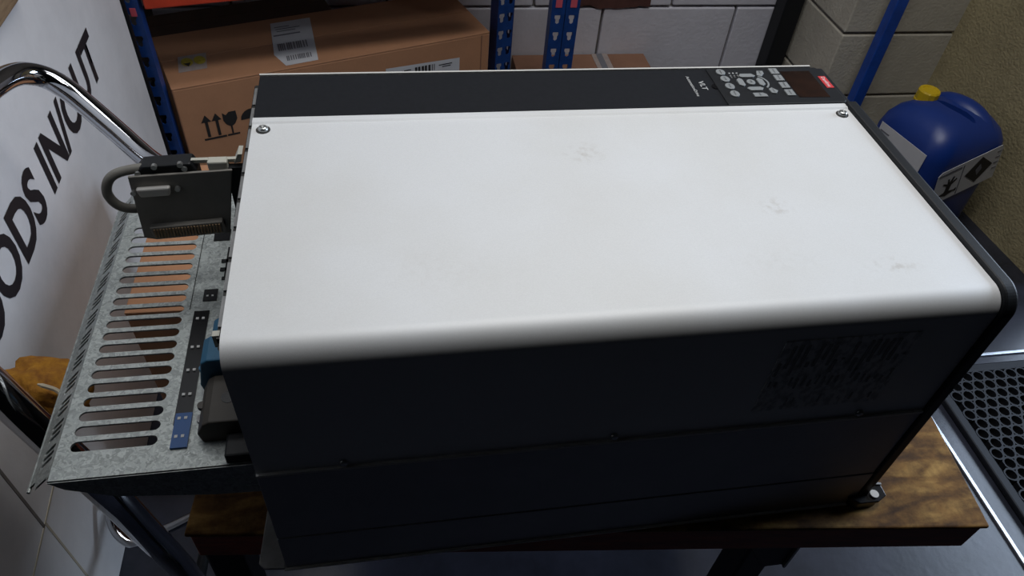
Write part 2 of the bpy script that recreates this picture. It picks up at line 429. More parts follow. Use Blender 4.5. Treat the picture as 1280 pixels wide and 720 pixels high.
# ------------------------------------------------------------------ trolley with wooden deck
trolley = empty('trolley', (0.35, 0.3, FZ), 'wooden-topped trolley with worn brown deck carrying the large silver drive', 'trolley')
NR = Vector((0.743, -0.048)); ex = Vector((-0.9940, 0.1091)); ey = Vector((0.1091, 0.9940))
def dk(a, b): p = NR + ex*a + ey*b; return (p.x, p.y)
bm = B(); prism(bm, [dk(0,0), dk(0,0.74), dk(0.85,0.74), dk(0.85,0)], 'z', -0.006, 0.0)
obj('deck_board', bm, 'deck', trolley, bevel=0.002)
bm = B(); prism(bm, [dk(0.003,0.003), dk(0.003,0.737), dk(0.847,0.737), dk(0.847,0.003)], 'z', -0.054, -0.006)
obj('deck_core', bm, 'deck_edge', trolley, bevel=0.002)
def leg(a, b):
    p = dk(a, b); bm = B(); box(bm, p[0]-0.02, p[0]+0.02, p[1]-0.02, p[1]+0.02, FZ+0.11, -0.054)
    o = obj('leg', bm, 'black_plastic', trolley, bevel=0.003)
    bm = B(); cyl(bm, (p[0]-0.014, p[1], FZ+0.05), 0.05, 0.028, 'x', 20)
    obj('wheel', bm, 'rubber', trolley, bevel=0.004)
    bm = B()
    for s in (-1, 1): box(bm, p[0]+s*0.020-0.002, p[0]+s*0.020+0.002, p[1]-0.022, p[1]+0.022, FZ+0.04, FZ+0.112)
    box(bm, p[0]-0.022, p[0]+0.022, p[1]-0.022, p[1]+0.022, FZ+0.105, FZ+0.112)
    obj('caster_fork', bm, 'lug_steel', trolley)
leg(0.835, 0.04); leg(0.20, 0.06); leg(0.82, 0.66); leg(0.20, 0.66)
p = dk(0.20, 0.04)
bm = B(); prism(bm, [(p[0]-0.055, -0.054), (p[0]+0.03, -0.054), (p[0]+0.03, -0.16), (p[0]+0.0, -0.16)], 'y', p[1]-0.012, p[1]+0.02)
obj('corner_gusset', bm, 'black_plastic', trolley, bevel=0.002)
bm = B(); box(bm, p[0]+0.028, p[0]+0.031, p[1]-0.016, p[1]+0.022, -0.16, -0.054)
obj('gusset_edge', bm, 'pale_leg', trolley)
bm = B(); tube(bm, catmull([(p[0]-0.035, p[1]-0.02, -0.04), (p[0]-0.012, p[1]-0.024, -0.05), (p[0]-0.004, p[1]-0.02, -0.078)], 6), 0.0035, 8)
obj('wire_clip', bm, 'screw', trolley, smooth=True)
for a0_, a1_, b0_, b1_ in ((0.20,0.82,0.05,0.05),(0.20,0.82,0.66,0.66),(0.82,0.82,0.05,0.66),(0.20,0.20,0.06,0.66)):
    bm = B(); q0 = dk(a0_, b0_); q1 = dk(a1_, b1_)
    tube(bm, [(*q0, -0.06), (*q1, -0.06)], 0.018, 4)
    obj('frame_rail', bm, 'black_plastic', trolley)

# ------------------------------------------------------------------ the drive
L, W1, W2, H, HS = 0.600, 0.2859, 0.3637, 0.3218, 0.1705
drive = empty('frequency_drive', (0.3, 0.18, 0.0), 'large silver-white electrical drive unit lying on the wooden trolley', 'electrical drive')
def arc(cy, cz, r, a0, a1, n):
    return [(cy + r*math.cos(a0+(a1-a0)*i/n), cz + r*math.sin(a0+(a1-a0)*i/n)) for i in range(n+1)]
r = 0.019
outer = [(W1, H), (W1-0.001, H+0.0014), (W1-0.008, H+0.0014), (W1-0.010, H)] + arc(r, H-r, r, PI/2, PI, 14) + [(0, HS+0.002)]
inner = [(0.002, HS+0.002)] + [(y, z) for y, z in arc(r, H-r, r-0.002, PI, PI/2, 14)] + [(W1, H-0.002)]
bm = B(); prism(bm, outer + inner, 'x', 0.0, L)
cov = obj('front_cover', bm, 'cover', drive)
for pl_ in cov.data.polygons:
    n_ = pl_.normal
    pl_.use_smooth = abs(n_.x) < 0.5
try:
    cov.data.set_sharp_from_angle(angle=math.radians(25))
except Exception: pass
def pan_screw(name, c, axis, rr, parent):
    c = Vector(c); d = Vector((0,0,1)) if axis == 'z' else Vector((0,-1,0))
    bm = B()
    prof = [(rr, 0), (rr, 0.25*rr), (0.8*rr, 0.6*rr), (0.35*rr, 0.75*rr)]
    u = Vector((1,0,0)); w = d.cross(u); rings = []
    for (q, h) in prof: rings.append([bm.verts.new(c + d*h + q*(math.cos(2*PI*k/14)*u+math.sin(2*PI*k/14)*w)) for k in range(14)])
    for a, b in zip(rings, rings[1:]):
        for k in range(14): bm.faces.new((a[k], a[(k+1)%14], b[(k+1)%14], b[k]))
    cen = bm.verts.new(c + d*0.35*rr)
    for k in range(14): bm.faces.new((rings[-1][k], rings[-1][(k+1)%14], cen))
    o = obj(name, bm, 'screw', parent, smooth=True)
    return o
for x in (0.0105, 0.5885):
    s_ = pan_screw('cover_screw', (x, 0.2665, H+0.0004), 'z', 0.0048, drive)
    bm = B(); cyl(bm, (x, 0.2665, H), 0.0064, 0.0006, 'z', 18)
    obj('washer', bm, 'dark_steel', s_)
# control strip beside the cover
bm = B(); box(bm, 0.0, 0.603, W1+0.0012, W2-0.001, H-0.03, H-0.0005)
strip = obj('control_strip', bm, 'charcoal', drive, bevel=0.0012)
bm = B(); box(bm, 0.0, 0.597, W2-0.001, W2+0.0015, 0.0, H+0.0010)
obj('rear_side_panel', bm, 'edge_white', drive)
# keypad
bm = B(); prism(bm, [(0.4715, 0.2885), (0.603, 0.2885), (0.6065, 0.292), (0.6065, 0.3560), (0.601, 0.3610), (0.4715, 0.3610)], 'z', H-0.01, H+0.0008)
keypad = obj('keypad', bm, 'black_plastic', drive, bevel=0.0012)
HK = H+0.0008
bm = B(); cyl(bm, (0.4715, 0.3255, H-0.0003), 0.005, 0.0006, 'z', 18)
obj('finger_notch', bm, 'black_gloss', keypad)
bm = B(); prism(bm, [(0.5555, 0.2995), (0.5905, 0.2985), (0.5905, 0.3525), (0.5555, 0.3525)], 'z', HK-0.001, HK+0.0003)
obj('display', bm, 'display', keypad)
bm = B(); prism(bm, [(0.5955, 0.3165), (0.6040, 0.3165), (0.6040, 0.3405), (0.5955, 0.3405)], 'z', HK-0.001, HK+0.0005)
lg = obj('logo_plate', bm, 'logo_red', keypad)
lg['label'] = 'small red maker badge with pale lettering'
place_text('logo_lettering', 'Danfoss', (0.5978, 0.3385, HK+0.0005), (0,-1,0), (1,0,0), 0.020, 0.0042, 'logo_white', lg, 0.01, 0.0002)
def key(poly, words=None, wx=0, wy=0, ww=0.006, wh=0.0018):
    bm = B(); prism(bm, poly, 'z', HK-0.001, HK+0.0014)
    o = obj('key', bm, 'key', keypad, bevel=0.0005)
    if words:
        place_text('key_lettering', words, (wx - wh/2, wy + ww/2, HK+0.0014), (0,-1,0), (1,0,0), ww, wh, 'ink', o, 0.0, 0.0002)
    return o
def ell(cx, cy, a, b, n=16, rot=0):
    return [(cx + a*math.cos(t)*math.cos(rot) - b*math.sin(t)*math.sin(rot), cy + a*math.cos(t)*math.sin(rot) + b*math.sin(t)*math.cos(rot)) for t in [2*PI*i/n for i in range(n)]]
def rect(cx, cy, a, b, rot=0):
    ca, sa = math.cos(rot), math.sin(rot)
    return [(cx+x*ca-y*sa, cy+x*sa+y*ca) for x, y in ((-a,-b),(a,-b),(a,b),(-a,b))]
for (y, wd) in ((0.352, 'Hand'), (0.3378, 'Off'), (0.323, 'Auto'), (0.308, 'Reset')):
    key(ell(0.4855, y, 0.0052, 0.0060), wd, 0.4855, y, 0.0068)
for (y, wd) in ((0.352, 'Status'), (0.338, 'Quick'), (0.323, 'Main'), (0.308, 'Alarm')):
    key(rect(0.548, y, 0.0048, 0.0058), wd, 0.548, y, 0.0080)
key(ell(0.5125, 0.3305, 0.0048, 0.0052), 'OK', 0.5125, 0.3305, 0.0048, 0.0022)
key([(0.5060,0.3405),(0.5190,0.3405),(0.5225,0.3430),(0.5190,0.3475),(0.5060,0.3475),(0.5030,0.3430)])
key([(0.5060,0.3205),(0.5190,0.3205),(0.5220,0.3180),(0.5190,0.3135),(0.5060,0.3135),(0.5030,0.3180)])
key([(0.5045,0.3360),(0.5045,0.3250),(0.5015,0.3225),(0.4975,0.3255),(0.4975,0.3355),(0.5015,0.3390)])
key([(0.5205,0.3360),(0.5205,0.3250),(0.5235,0.3225),(0.5275,0.3255),(0.5275,0.3355),(0.5235,0.3390)])
key([(0.5245,0.3440),(0.5290,0.3415),(0.5345,0.3480),(0.5345,0.3530),(0.5275,0.3530)], 'Back', 0.5300, 0.3485, 0.0055, 0.0016)
key([(0.5265,0.3155),(0.5310,0.3185),(0.5360,0.3120),(0.5325,0.3070),(0.5275,0.3080)], 'Cancel', 0.5310, 0.3125, 0.0065, 0.0016)
key([(0.5055,0.3085),(0.5170,0.3085),(0.5205,0.3055),(0.5205,0.3010),(0.5055,0.3010)], 'Info', 0.5125, 0.3045, 0.0048, 0.0018)
bm = B()
ring = [(0.5125+0.0205*math.cos(a), 0.3305+0.0170*math.sin(a)) for a in [-0.75+1.6*i/12 for i in range(13)]]
ring2 = [(0.5125+0.0185*math.cos(a), 0.3305+0.0152*math.sin(a)) for a in [-0.75+1.6*i/12 for i in range(13)]]
prism(bm, ring + ring2[::-1], 'z', HK-0.0005, HK+0.0006)
obj('key_ring', bm, 'key', keypad)
for i, wd in enumerate(('On', 'Warn', 'Alarm')):
    y = 0.3515 - 0.0005*i; x = 0.5035 - i*0.0042
    place_text('indicator_lettering', wd, (x-0.001, 0.3470, HK), (0,-1,0), (1,0,0), 0.004+0.0012*i, 0.0017, 'legend', keypad, 0.0, 0.0003)
    bm = B(); cyl(bm, (x, 0.3500, HK-0.0004), 0.0011, 0.0010, 'z', 10)
    obj('indicator_lamp', bm, 'legend', keypad)
place_text('model_lettering', 'VLT', (0.4545, 0.3375, H-0.0005), (0,-1,0), (1,0,0), 0.018, 0.0062, 'legend', strip, 0.02, 0.0004)
place_text('series_lettering', 'AutomationDrive', (0.4440, 0.3475, H-0.0005), (0,-1,0), (1,0,0), 0.040, 0.0036, 'legend', strip, 0.02, 0.0004)
# black end cap following the section of the cover
def cap_profile(g):
    return [(W2+0.001, 0.0), (W2+0.001, H-0.002), (W1+0.003, H-0.002), (W1+0.001, H+g)] + arc(r, H-r, r+g, PI/2, PI, 14) + [(-g, 0.0)]
bm = B(); prism(bm, cap_profile(0.0035), 'x', L+0.0005, L+0.014)
obj('end_cap', bm, 'black_plastic', drive, bevel=0.003, seg=3)
# chassis and lower side panel
bm = B(); box(bm, 0.02, L-0.002, 0.006, W2-0.004, 0.004, H-0.035)
obj('chassis', bm, 'black_plastic', drive)
bm = B(); box(bm, 0.0, L, -0.0016, 0.004, 0.0615, HS)
obj('side_panel', bm, 'side_steel', drive, bevel=0.0006)
bm = B(); box(bm, 0.0, L, -0.0024, 0.004, 0.002, 0.0610)
obj('lower_side_panel', bm, 'side_steel', drive, bevel=0.0006)
bm = B(); box(bm, -0.002, L+0.001, -0.0050, 0.03, 0.0, 0.0022)
obj('base_flange', bm, 'edge_white', drive, bevel=0.0005)
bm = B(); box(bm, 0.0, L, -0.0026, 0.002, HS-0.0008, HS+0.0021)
obj('seam_glint', bm, 'edge_white', drive)  # pale strip paints in the light caught along the seam
for x in (0.070, 0.300, 0.533):
    pan_screw('seam_screw', (x, -0.0002, HS+0.0070), 'y', 0.0036, drive)
# rating label printed on the upper side: dark rows of unreadable text
def label_print():
    m, n, l, b = new_mat('rating_label_print')
    b.inputs['Roughness'].default_value = 0.55
    tc = n.new('ShaderNodeTexCoord'); mp = n.new('ShaderNodeMapping'); l.new(tc.outputs['Object'], mp.inputs['Vector'])
    mp.inputs['Scale'].default_value = (105, 1, 60)
    w = n.new('ShaderNodeTexNoise'); w.inputs['Scale'].default_value = 1.6; w.inputs['Detail'].default_value = 3
    l.new(mp.outputs['Vector'], w.inputs['Vector'])
    r_ = n.new('ShaderNodeValToRGB'); r_.color_ramp.elements[0].position = .42; r_.color_ramp.elements[1].position = .55
    r_.color_ramp.elements[0].color = (0.55, 0.55, 0.54, 1); r_.color_ramp.elements[1].color = (0.88, 0.88, 0.87, 1)
    l.new(w.outputs['Fac'], r_.inputs['Fac']); l.new(r_.outputs['Color'], b.inputs['Base Color'])
    return m
M['label_print'] = label_print()
bm = B(); box(bm, 0.421, 0.541, -0.0006, 0.001, 0.196, 0.290)
rl = obj('rating_label', bm, 'label_print', drive); rl['label'] = 'dim rating label with rows of fine print'
bm = B()
xx = 0.4235
while xx < 0.538:
    z1 = 0.284 if random.random() < 0.8 else 0.262
    z0 = random.choice((0.264, 0.256, 0.246)); box(bm, xx, xx+0.0028, -0.0011, -0.0003, z0, z1)
    if random.random() < 0.7:
        z2 = random.uniform(0.226, 0.236); box(bm, xx, xx+0.0018, -0.0011, -0.0003, z2, z2+random.uniform(0.006, 0.016))
    if random.random() < 0.35: box(bm, xx, xx+0.0015, -0.0011, -0.0003, 0.203, 0.203+random.uniform(0.006, 0.012))
    xx += 0.0062
obj('fine_print', bm, 'faded_ink', rl)['kind'] = 'stuff'
# mounting lugs
bm = B(); prism(bm, [(0.590, -0.004), (0.600, -0.012), (0.622, -0.012), (0.634, -0.006), (0.634, 0.008), (0.600, 0.014)], 'z', 0.012, 0.0155)
lug = obj('mounting_lug', bm, 'black_gloss', drive, bevel=0.001)
bm = B(); prism(bm, [(0.600, 0.011), (0.634, 0.006), (0.634, 0.0085), (0.600, 0.014)], 'z', 0.0155, 0.0175)
obj('lug_rim', bm, 'lug_steel', lug)
bm = B(); prism(bm, [(0.592, -0.004), (0.600, -0.0105), (0.621, -0.0105), (0.631, -0.005), (0.631, 0.008), (0.600, 0.013)], 'z', 0.0005, 0.012)
obj('lug_rubber', bm, 'black_gloss', lug, bevel=0.001)
bm = B(); cyl(bm, (0.6165, -0.0100, 0.0065), 0.0040, -0.0, 'z', 12) if False else cyl(bm, (0.6195, -0.0040, 0.0155), 0.0048, 0.0030, 'z', 12)
obj('lug_bolt', bm, 'edge_white', lug)
bm = B(); prism(bm, [(-0.026, 0.004), (-0.020, -0.002), (-0.001, -0.004), (-0.001, 0.064), (-0.022, 0.060)], 'z', 0.0006, 0.004)
obj('mounting_lug', bm, 'lug_steel', drive, bevel=0.001)

# perforated gland plate at the cable end
ZP = 0.150; TP = 0.002
NS = 19; Y0 = 0.0570; PY = 0.0155
bm = B()
for i in range(NS): hole_cell(bm, -0.125, Y0+i*PY, 0.080, PY, stadium(0.070, 0.0103), lambda x, y, z: (x, y, ZP+z), TP, 30)
ya, yb = Y0-PY/2, Y0+(NS-0.5)*PY
box(bm, -0.170, -0.165, ya, yb, ZP-TP, ZP); box(bm, -0.170, 0.012, 0.024, ya, ZP-TP, ZP)
box(bm, -0.170, 0.012, yb, 0.410, ZP-TP, ZP); box(bm, -0.085, 0.012, ya, yb, ZP-TP, ZP)
plate = obj('gland_plate', bm, 'galv', drive)
# downturned left flange with groups of three short vents
fx0, fz0, fx1, fz1 = -0.170, ZP, -0.199, ZP-0.031
ln = math.hypot(fx1-fx0, fz1-fz0); fu = Vector(((fx1-fx0)/ln, 0, (fz1-fz0)/ln)); fn = Vector((-(fz1-fz0)/ln, 0, (fx1-fx0)/ln)); fn = fn if fn.z > 0 else -fn
def fl(x, y, z): p_ = Vector((fx0, 0, fz0)) + fu*x + fn*z; return (p_.x, y, p_.z)
bm = B(); cellh = 0.0066; yy = 0.052; cnt = 0
ranges = []
while yy < 0.40:
    if cnt % 4 != 3: hole_cell(bm, ln*0.42, yy, ln*0.56, cellh, stadium(ln*0.50, 0.0042), fl, 0.0015, 16)
    else:
        v = [fl(ln*0.14, yy-cellh/2, 0), fl(ln*0.70, yy-cellh/2, 0), fl(ln*0.70, yy+cellh/2, 0), fl(ln*0.14, yy+cellh/2, 0)]
        flat(bm, v)
    yy += cellh; cnt += 1
ye = yy - cellh/2
for (a, b, y0_, y1_) in ((0, 0.14, 0.030, 0.41), (0.70, 1.0, 0.040, 0.41), (0.14, 0.70, 0.032, 0.052-cellh/2), (0.14, 0.70, ye, 0.41)):
    flat(bm, [fl(ln*a, y0_, 0), fl(ln*b, y0_, 0), fl(ln*b, y1_, 0), fl(ln*a, y1_, 0)])
    flat(bm, [fl(ln*a, y0_, -0.0015), fl(ln*b, y0_, -0.0015), fl(ln*b, y1_, -0.0015), fl(ln*a, y1_, -0.0015)])
fo = obj('plate_flange', bm, 'galv', plate)
bm = B(); tube(bm, [fl(ln, 0.036, -0.0008), fl(ln, 0.41, -0.0008)], 0.0016, 8); obj('flange_edge', bm, 'galv', plate)
bm = B(); prism(bm, [(-0.170, ZP), (0.012, ZP), (0.012, ZP-0.046), (-0.045, ZP-0.043), (-0.125, ZP-0.030), (-0.160, ZP-0.012)], 'y', 0.0235, 0.0255)
obj('front_flange', bm, 'galv', plate)
bm = B(); box(bm, -0.0845, -0.0838, 0.210, 0.345, ZP, ZP+0.0004); obj('plate_seam', bm, 'black_gloss', plate)
# terminal marker strip: black with a blue foot
bm = B(); prism(bm, [(-0.0790, 0.070), (-0.0645, 0.070), (-0.0645, 0.206), (-0.0790, 0.206)], 'z', ZP, ZP+0.0016)
ms = obj('marker_strip', bm, 'black_gloss', drive)
bm = B(); prism(bm, [(-0.0780, 0.0455), (-0.0640, 0.0455), (-0.0640, 0.0815), (-0.0780, 0.0815)], 'z', ZP, ZP+0.0024)
obj('blue_marker', bm, 'strip_blue', ms)
for y in (0.057, 0.076, 0.102, 0.130, 0.158, 0.195):
    for x in (-0.0745, -0.0690):
        bm = B(); box(bm, x-0.0013, x+0.0013, y-0.0014, y+0.0014, ZP+0.001, ZP+0.0028); obj('marker_dot', bm, 'legend', ms)
bm = B(); box(bm, -0.073, -0.0595, 0.220, 0.236, ZP, ZP+0.0015); ds = obj('small_terminal', bm, 'black_gloss', drive)
for x in (-0.069, -0.064):
    bm = B(); box(bm, x-0.001, x+0.001, 0.2255, 0.2275, ZP+0.001, ZP+0.002); obj('marker_dot', bm, 'legend', ds)
bm = B()
for (x0, x1, y0_, y1_) in ((-0.058,-0.03,0.250,0.254),(-0.061,-0.03,0.263,0.268),(-0.056,-0.03,0.254,0.300),(-0.061,-0.03,0.276,0.281),(-0.073,-0.056,0.312,0.330)):
    box(bm, x0, x1, y0_, y1_, ZP, ZP+0.0012)
obj('plate_cutout', bm, 'black_gloss', drive)
# flange with tabs along the open end of the cover
bm = B(); box(bm, -0.0066, -0.0006, 0.16, W2, H-0.040, H-0.012)
obj('inner_wall', bm, 'black_plastic', drive)
bm = B(); box(bm, -0.0050, -0.0008, 0.024, W2-0.004, H-0.014, H-0.009)
obj('end_rail', bm, 'dark_steel', drive)
y = 0.034
while y < W2-0.03:
    bm = B(); box(bm, -0.0048, -0.0020, y, y+0.030, H-0.0095, H-0.0075); obj('rail_tab', bm, 'lug_steel', drive); y += 0.036
bm = B(); box(bm, -0.008, -0.003, 0.026, 0.031, H-0.020, H-0.008); obj('end_clip', bm, 'cream', drive)
bm = B(); box(bm, -0.020, 0.02, 0.165, W2-0.002, ZP+0.001, H-0.062); obj('terminal_shroud', bm, 'black_plastic', drive)
# blue power terminals
def terminal(y0_, y1_, m, x0=-0.056, z1=0.196):
    bm = B(); prism(bm, [(x0, ZP), (x0-0.002, ZP+0.012), (x0+0.004, z1-0.004), (x0+0.010, z1), (-0.008, z1), (-0.008, ZP)], 'y', y0_, y1_)
    o = obj('terminal_block', bm, m, drive, bevel=0.0015)
    bm = B(); cyl(bm, (x0+0.024, (y0_+y1_)/2, z1-0.0005), 0.0062, 0.0009, 'z', 16); obj('screw_well', bm, 'black_gloss', o)
    bm = B(); cyl(bm, (x0-0.001, (y0_+y1_)/2+0.003, ZP+0.012), 0.004, 0.004, 'z', 12); obj('terminal_ear', bm, m, o)
terminal(0.103, 0.132, 'teal'); terminal(0.134, 0.155, 'teal', -0.050)
terminal(0.050, 0.101, 'terminal_brown', -0.052, 0.178)
bm = B(); cyl(bm, (-0.0545, 0.074, ZP), 0.0052, 0.003, 'z', 16); wsh = obj('terminal_screw', bm, 'lug_steel', drive)
bm = B(); cyl(bm, (-0.0545, 0.074, ZP+0.003), 0.0024, 0.0004, 'z', 12); obj('screw_slot', bm, 'black_gloss', wsh)
bm = B(); box(bm, -0.030, 0.0, 0.026, 0.05, ZP, ZP+0.012); obj('end_block', bm, 'black_plastic', drive, bevel=0.002)
# interface bracket with connectors
YB = 0.260
bq = [(-0.1165, 0.279), (-0.0235, 0.283), (-0.0395, 0.206), (-0.1100, 0.2015), (-0.1215, 0.2045)]
bm = B(); prism(bm, bq, 'y', YB, YB+0.003)
br = obj('interface_bracket', bm, 'bracket', drive, bevel=0.0008)
def rot_box(cx, cz, w, h, rot, y0_, y1_):
    ca, sa = math.cos(rot), math.sin(rot)
    return [(cx+x*ca-z*sa, cz+x*sa+z*ca) for x, z in ((-w/2,-h/2),(w/2,-h/2),(w/2,h/2),(-w/2,h/2))], y0_, y1_
q, y0_, y1_ = rot_box(-0.0965, 0.2640, 0.031, 0.0100, 0.04, YB-0.006, YB)
q = [(q[0][0]+0.002, q[0][1]), (q[1][0]-0.002, q[1][1]), q[2], q[3]]
bm = B(); prism(bm, q, 'y', YB-0.006, YB); ds = obj('serial_connector', bm, 'dsub', br, bevel=0.0022, seg=3)
for (x, z) in ((-0.1155, 0.2625), (-0.0755, 0.2655)):
    bm = B(); cyl(bm, (x, YB-0.004, z), 0.0026, 0.004, 'y', 6); obj('standoff', bm, 'screw', br)
q, y0_, y1_ = rot_box(-0.0765, 0.2175, 0.068, 0.0145, 0.06, 0, 0)
bm = B(); prism(bm, q, 'y', YB-0.007, YB); ec = obj('pin_connector', bm, 'bracket', br, bevel=0.001)
for i in range(22):
    cx = -0.0765 + (i-10.5)*0.0029; cz = 0.2175 + (i-10.5)*0.0029*0.06
    bm = B(); box(bm, cx-0.0008, cx+0.0008, YB-0.0082, YB-0.0065, cz-0.0050, cz+0.0050); obj('pin', bm, 'copper_dark', ec)
bm = B(); prism(bm, [(-0.112, 0.278), (-0.104, 0.287), (-0.060, 0.289), (-0.056, 0.280), (-0.056, 0.262), (-0.110, 0.262)], 'y', YB+0.004, YB+0.022)
hood = obj('connector_hood', bm, 'black_plastic', br, bevel=0.002)
for (x, z) in ((-0.108, 0.2800), (-0.066, 0.2840), (-0.069, 0.2885), (-0.092, 0.2870)):
    bm = B(); cyl(bm, (x, YB+0.002, z), 0.0026, 0.004, 'y', 10); obj('hood_screw', bm, 'screw', hood)
bm = B(); box(bm, -0.0455, -0.0275, YB+0.004, YB+0.014, 0.280, 0.2895); cc = obj('cream_connector', bm, 'cream', br, bevel=0.0015)
bm = B(); box(bm, -0.062, -0.016, YB+0.010, YB+0.014, 0.2850, 0.2885); obj('cream_rail', bm, 'cream', br)
bm = B(); prism(bm, [(-0.022, 0.285), (-0.016, 0.286), (-0.013, 0.295), (-0.017, 0.295)], 'y', YB+0.008, YB+0.022); obj('rail_hook', bm, 'cream', br)
bm = B(); box(bm, -0.030, -0.012, YB+0.005, YB+0.012, 0.225, 0.282); obj('side_tab', bm, 'black_plastic', br)
bm = B(); tube(bm, catmull([(-0.085, YB+0.012, 0.282), (-0.116, YB+0.008, 0.2815), (-0.132, YB+0.004, 0.277), (-0.1395, YB+0.002, 0.263), (-0.137, YB+0.002, 0.249), (-0.129, YB+0.004, 0.240), (-0.115, YB+0.008, 0.236), (-0.085, YB+0.012, 0.236)], 8), 0.0046, 12)
obj('cable', bm, 'cable', drive, smooth=True)

# ------------------------------------------------------------------ chrome handle frame standing left of the trolley
hf = empty('handle_frame', (-0.21, 0.22, FZ), 'bent chrome tube handle frame between the lettered wall and the trolley', 'handle')
path = [(-0.138, 0.462, 0.131), (-0.1757, 0.4996, 0.1255), (-0.219, 0.543, 0.1408), (-0.2601, 0.5795, 0.1612), (-0.2806, 0.594, 0.1735), (-0.2997, 0.6002, 0.1864), (-0.3152, 0.5946, 0.1973), (-0.3265, 0.5795, 0.2055), (-0.3346, 0.5525, 0.2115), (-0.3411, 0.5076, 0.216), (-0.3444, 0.4294, 0.2173), (-0.3435, 0.3451, 0.2066), (-0.3249, 0.2525, 0.1918), (-0.317, 0.216, 0.116), (-0.284, 0.188, 0.069), (-0.252, 0.167, 0.013), (-0.215, 0.146, -0.069), (-0.208, 0.165, -0.23), (-0.206, 0.187, -0.393), (-0.208, 0.21, FZ+0.001)]
pp = catmull(path, 10)
bm = B(); tube(bm, pp, [0.0142 + 0.0038*min(1, max(0, (i_ - 85)/40)) for i_ in range(len(pp))], 24)
obj('chrome_tube', bm, 'chrome', hf, smooth=True)
bm = B(); box(bm, -0.178, -0.118, 0.425, 0.470, 0.098, 0.152)
so = obj('tube_socket', bm, 'black_plastic', hf, bevel=0.006)
bm = B(); tube(bm, catmull([(-0.376, 0.372, -0.47), (-0.370, 0.340, -0.496), (-0.352, 0.318, -0.509), (-0.330, 0.312, -0.512), (-0.285, 0.320, -0.496), (-0.240, 0.328, -0.478), (-0.205, 0.334, -0.464)], 8), 0.0085, 12)
obj('lower_loop', bm, 'chrome', hf, smooth=True)
bm = B(); tube(bm, [(-0.207, 0.19, -0.455), (-0.203, 0.345, -0.463), (-0.200, 0.42, -0.466)], 0.009, 10); obj('cross_rail', bm, 'black_plastic', hf, smooth=True)
bm = B(); tube(bm, [(-0.376, 0.372, -0.47), (-0.378, 0.42, -0.56), (-0.378, 0.44, FZ+0.001)], 0.0085, 10); obj('lower_loop_tail', bm, 'chrome', hf, smooth=True)

# torn ochre foam on the handle
bm = B(); bmesh.ops.create_icosphere(bm, subdivisions=4, radius=1.0)
from mathutils import noise
for v in bm.verts:
    p_ = v.co.copy(); k_ = 1 + 0.30*noise.noise(p_*1.7) + 0.10*noise.noise(p_*5.0)
    v.co = Vector((p_.x*0.044*k_, p_.y*0.036*k_, p_.z*0.030*k_))
    v.co.z += -0.35*v.co.x
bmesh.ops.translate(bm, verts=bm.verts[:], vec=(-0.268, 0.236, 0.008))
pad = tag(obj('foam_pad', bm, 'foam', smooth=True), 'torn ochre-yellow foam pad with pale frayed edge on the chrome tube', 'foam pad')
for (a, b, c_) in (((-0.262,0.212,0.048),(-0.248,0.212,0.036),(-0.240,0.206,0.030)), ((-0.247,0.204,0.016),(-0.240,0.198,0.010),(-0.238,0.192,0.004)), ((-0.250,0.200,-0.004),(-0.246,0.192,-0.012),(-0.240,0.188,-0.016))):
    bm = B(); tube(bm, catmull([a, b, c_], 4), [0.001]+[0.0026]*7+[0.0012], 6); obj('frayed_fibre', bm, 'fray', pad)

# ------------------------------------------------------------------ cardboard boxes
def carton(name, mtx, w, d, h, m, label, gap=0.002):
    e = empty(name, mtx @ Vector((w/2, d/2, 0)), label, 'box')
    bm = B(); box(bm, 0, w, 0, d, 0, h-0.004, mtx)
    obj('carton_body', bm, m, e, bevel=0.003)
    bm = B(); box(bm, 0, w, 0.0, d/2-gap/2, h-0.004, h, mtx); obj('flap', bm, m, e, bevel=0.0012)
    bm = B(); box(bm, 0, w, d/2+gap/2, d, h-0.004, h, mtx); obj('flap', bm, m, e, bevel=0.0012)
    return e
yawb = math.atan2(0.271, 0.790); BW, BD, BH = 0.836, 0.27, 0.40
MB = Matrix.Translation((-0.365, 1.31, FZ)) @ Matrix.Rotation(yawb, 4, 'Z')
big = carton('cardboard_box', MB, BW, BD, BH, 'cardboard', 'long brown cardboard box with fragile marks under the red rack beam')
def on_front(bm, poly):    # print on the front face: x along, z up from floor
    vs = [bm.verts.new(MB @ Vector((x, -0.0008, z))) for x, z in poly]; bm.faces.new(vs)
def on_top(bm, poly, lift=0.0008):
    vs = [bm.verts.new(MB @ Vector((x, y, BH+lift))) for x, y in poly]; bm.faces.new(vs)
bm = B()
for x in (0.0575, 0.0825):
    on_front(bm, [(x-0.0035, 0.254), (x+0.0035, 0.254), (x+0.0035, 0.298), (x-0.0035, 0.298)])
    on_front(bm, [(x-0.012, 0.297), (x+0.012, 0.297), (x, 0.317)])
on_front(bm, [(0.044, 0.246), (0.098, 0.246), (0.098, 0.2515), (0.044, 0.2515)])
obj('up_arrow_print', bm, 'ink', big)
bm = B()
on_front(bm, [(0.098, 0.314), (0.106, 0.306), (0.114, 0.314), (0.131, 0.314), (0.132, 0.292), (0.124, 0.278), (0.118, 0.274), (0.111, 0.274), (0.103, 0.281), (0.098, 0.292)])
on_front(bm, [(0.1125, 0.275), (0.1165, 0.275), (0.1165, 0.252), (0.1125, 0.252)])
on_front(bm, [(0.101, 0.2465), (0.131, 0.2465), (0.131, 0.2515), (0.101, 0.2515)])
obj('fragile_glass_print', bm, 'ink', big)
bm = B()
on_front(bm, [(0.146+0.030*math.cos(a)+0.024, 0.284+0.028*math.sin(a)) for a in [PI*i/10 for i in range(11)]])
on_front(bm, [(0.168, 0.284), (0.172, 0.284), (0.172, 0.250), (0.168, 0.250)])
obj('umbrella_print', bm, 'ink', big)
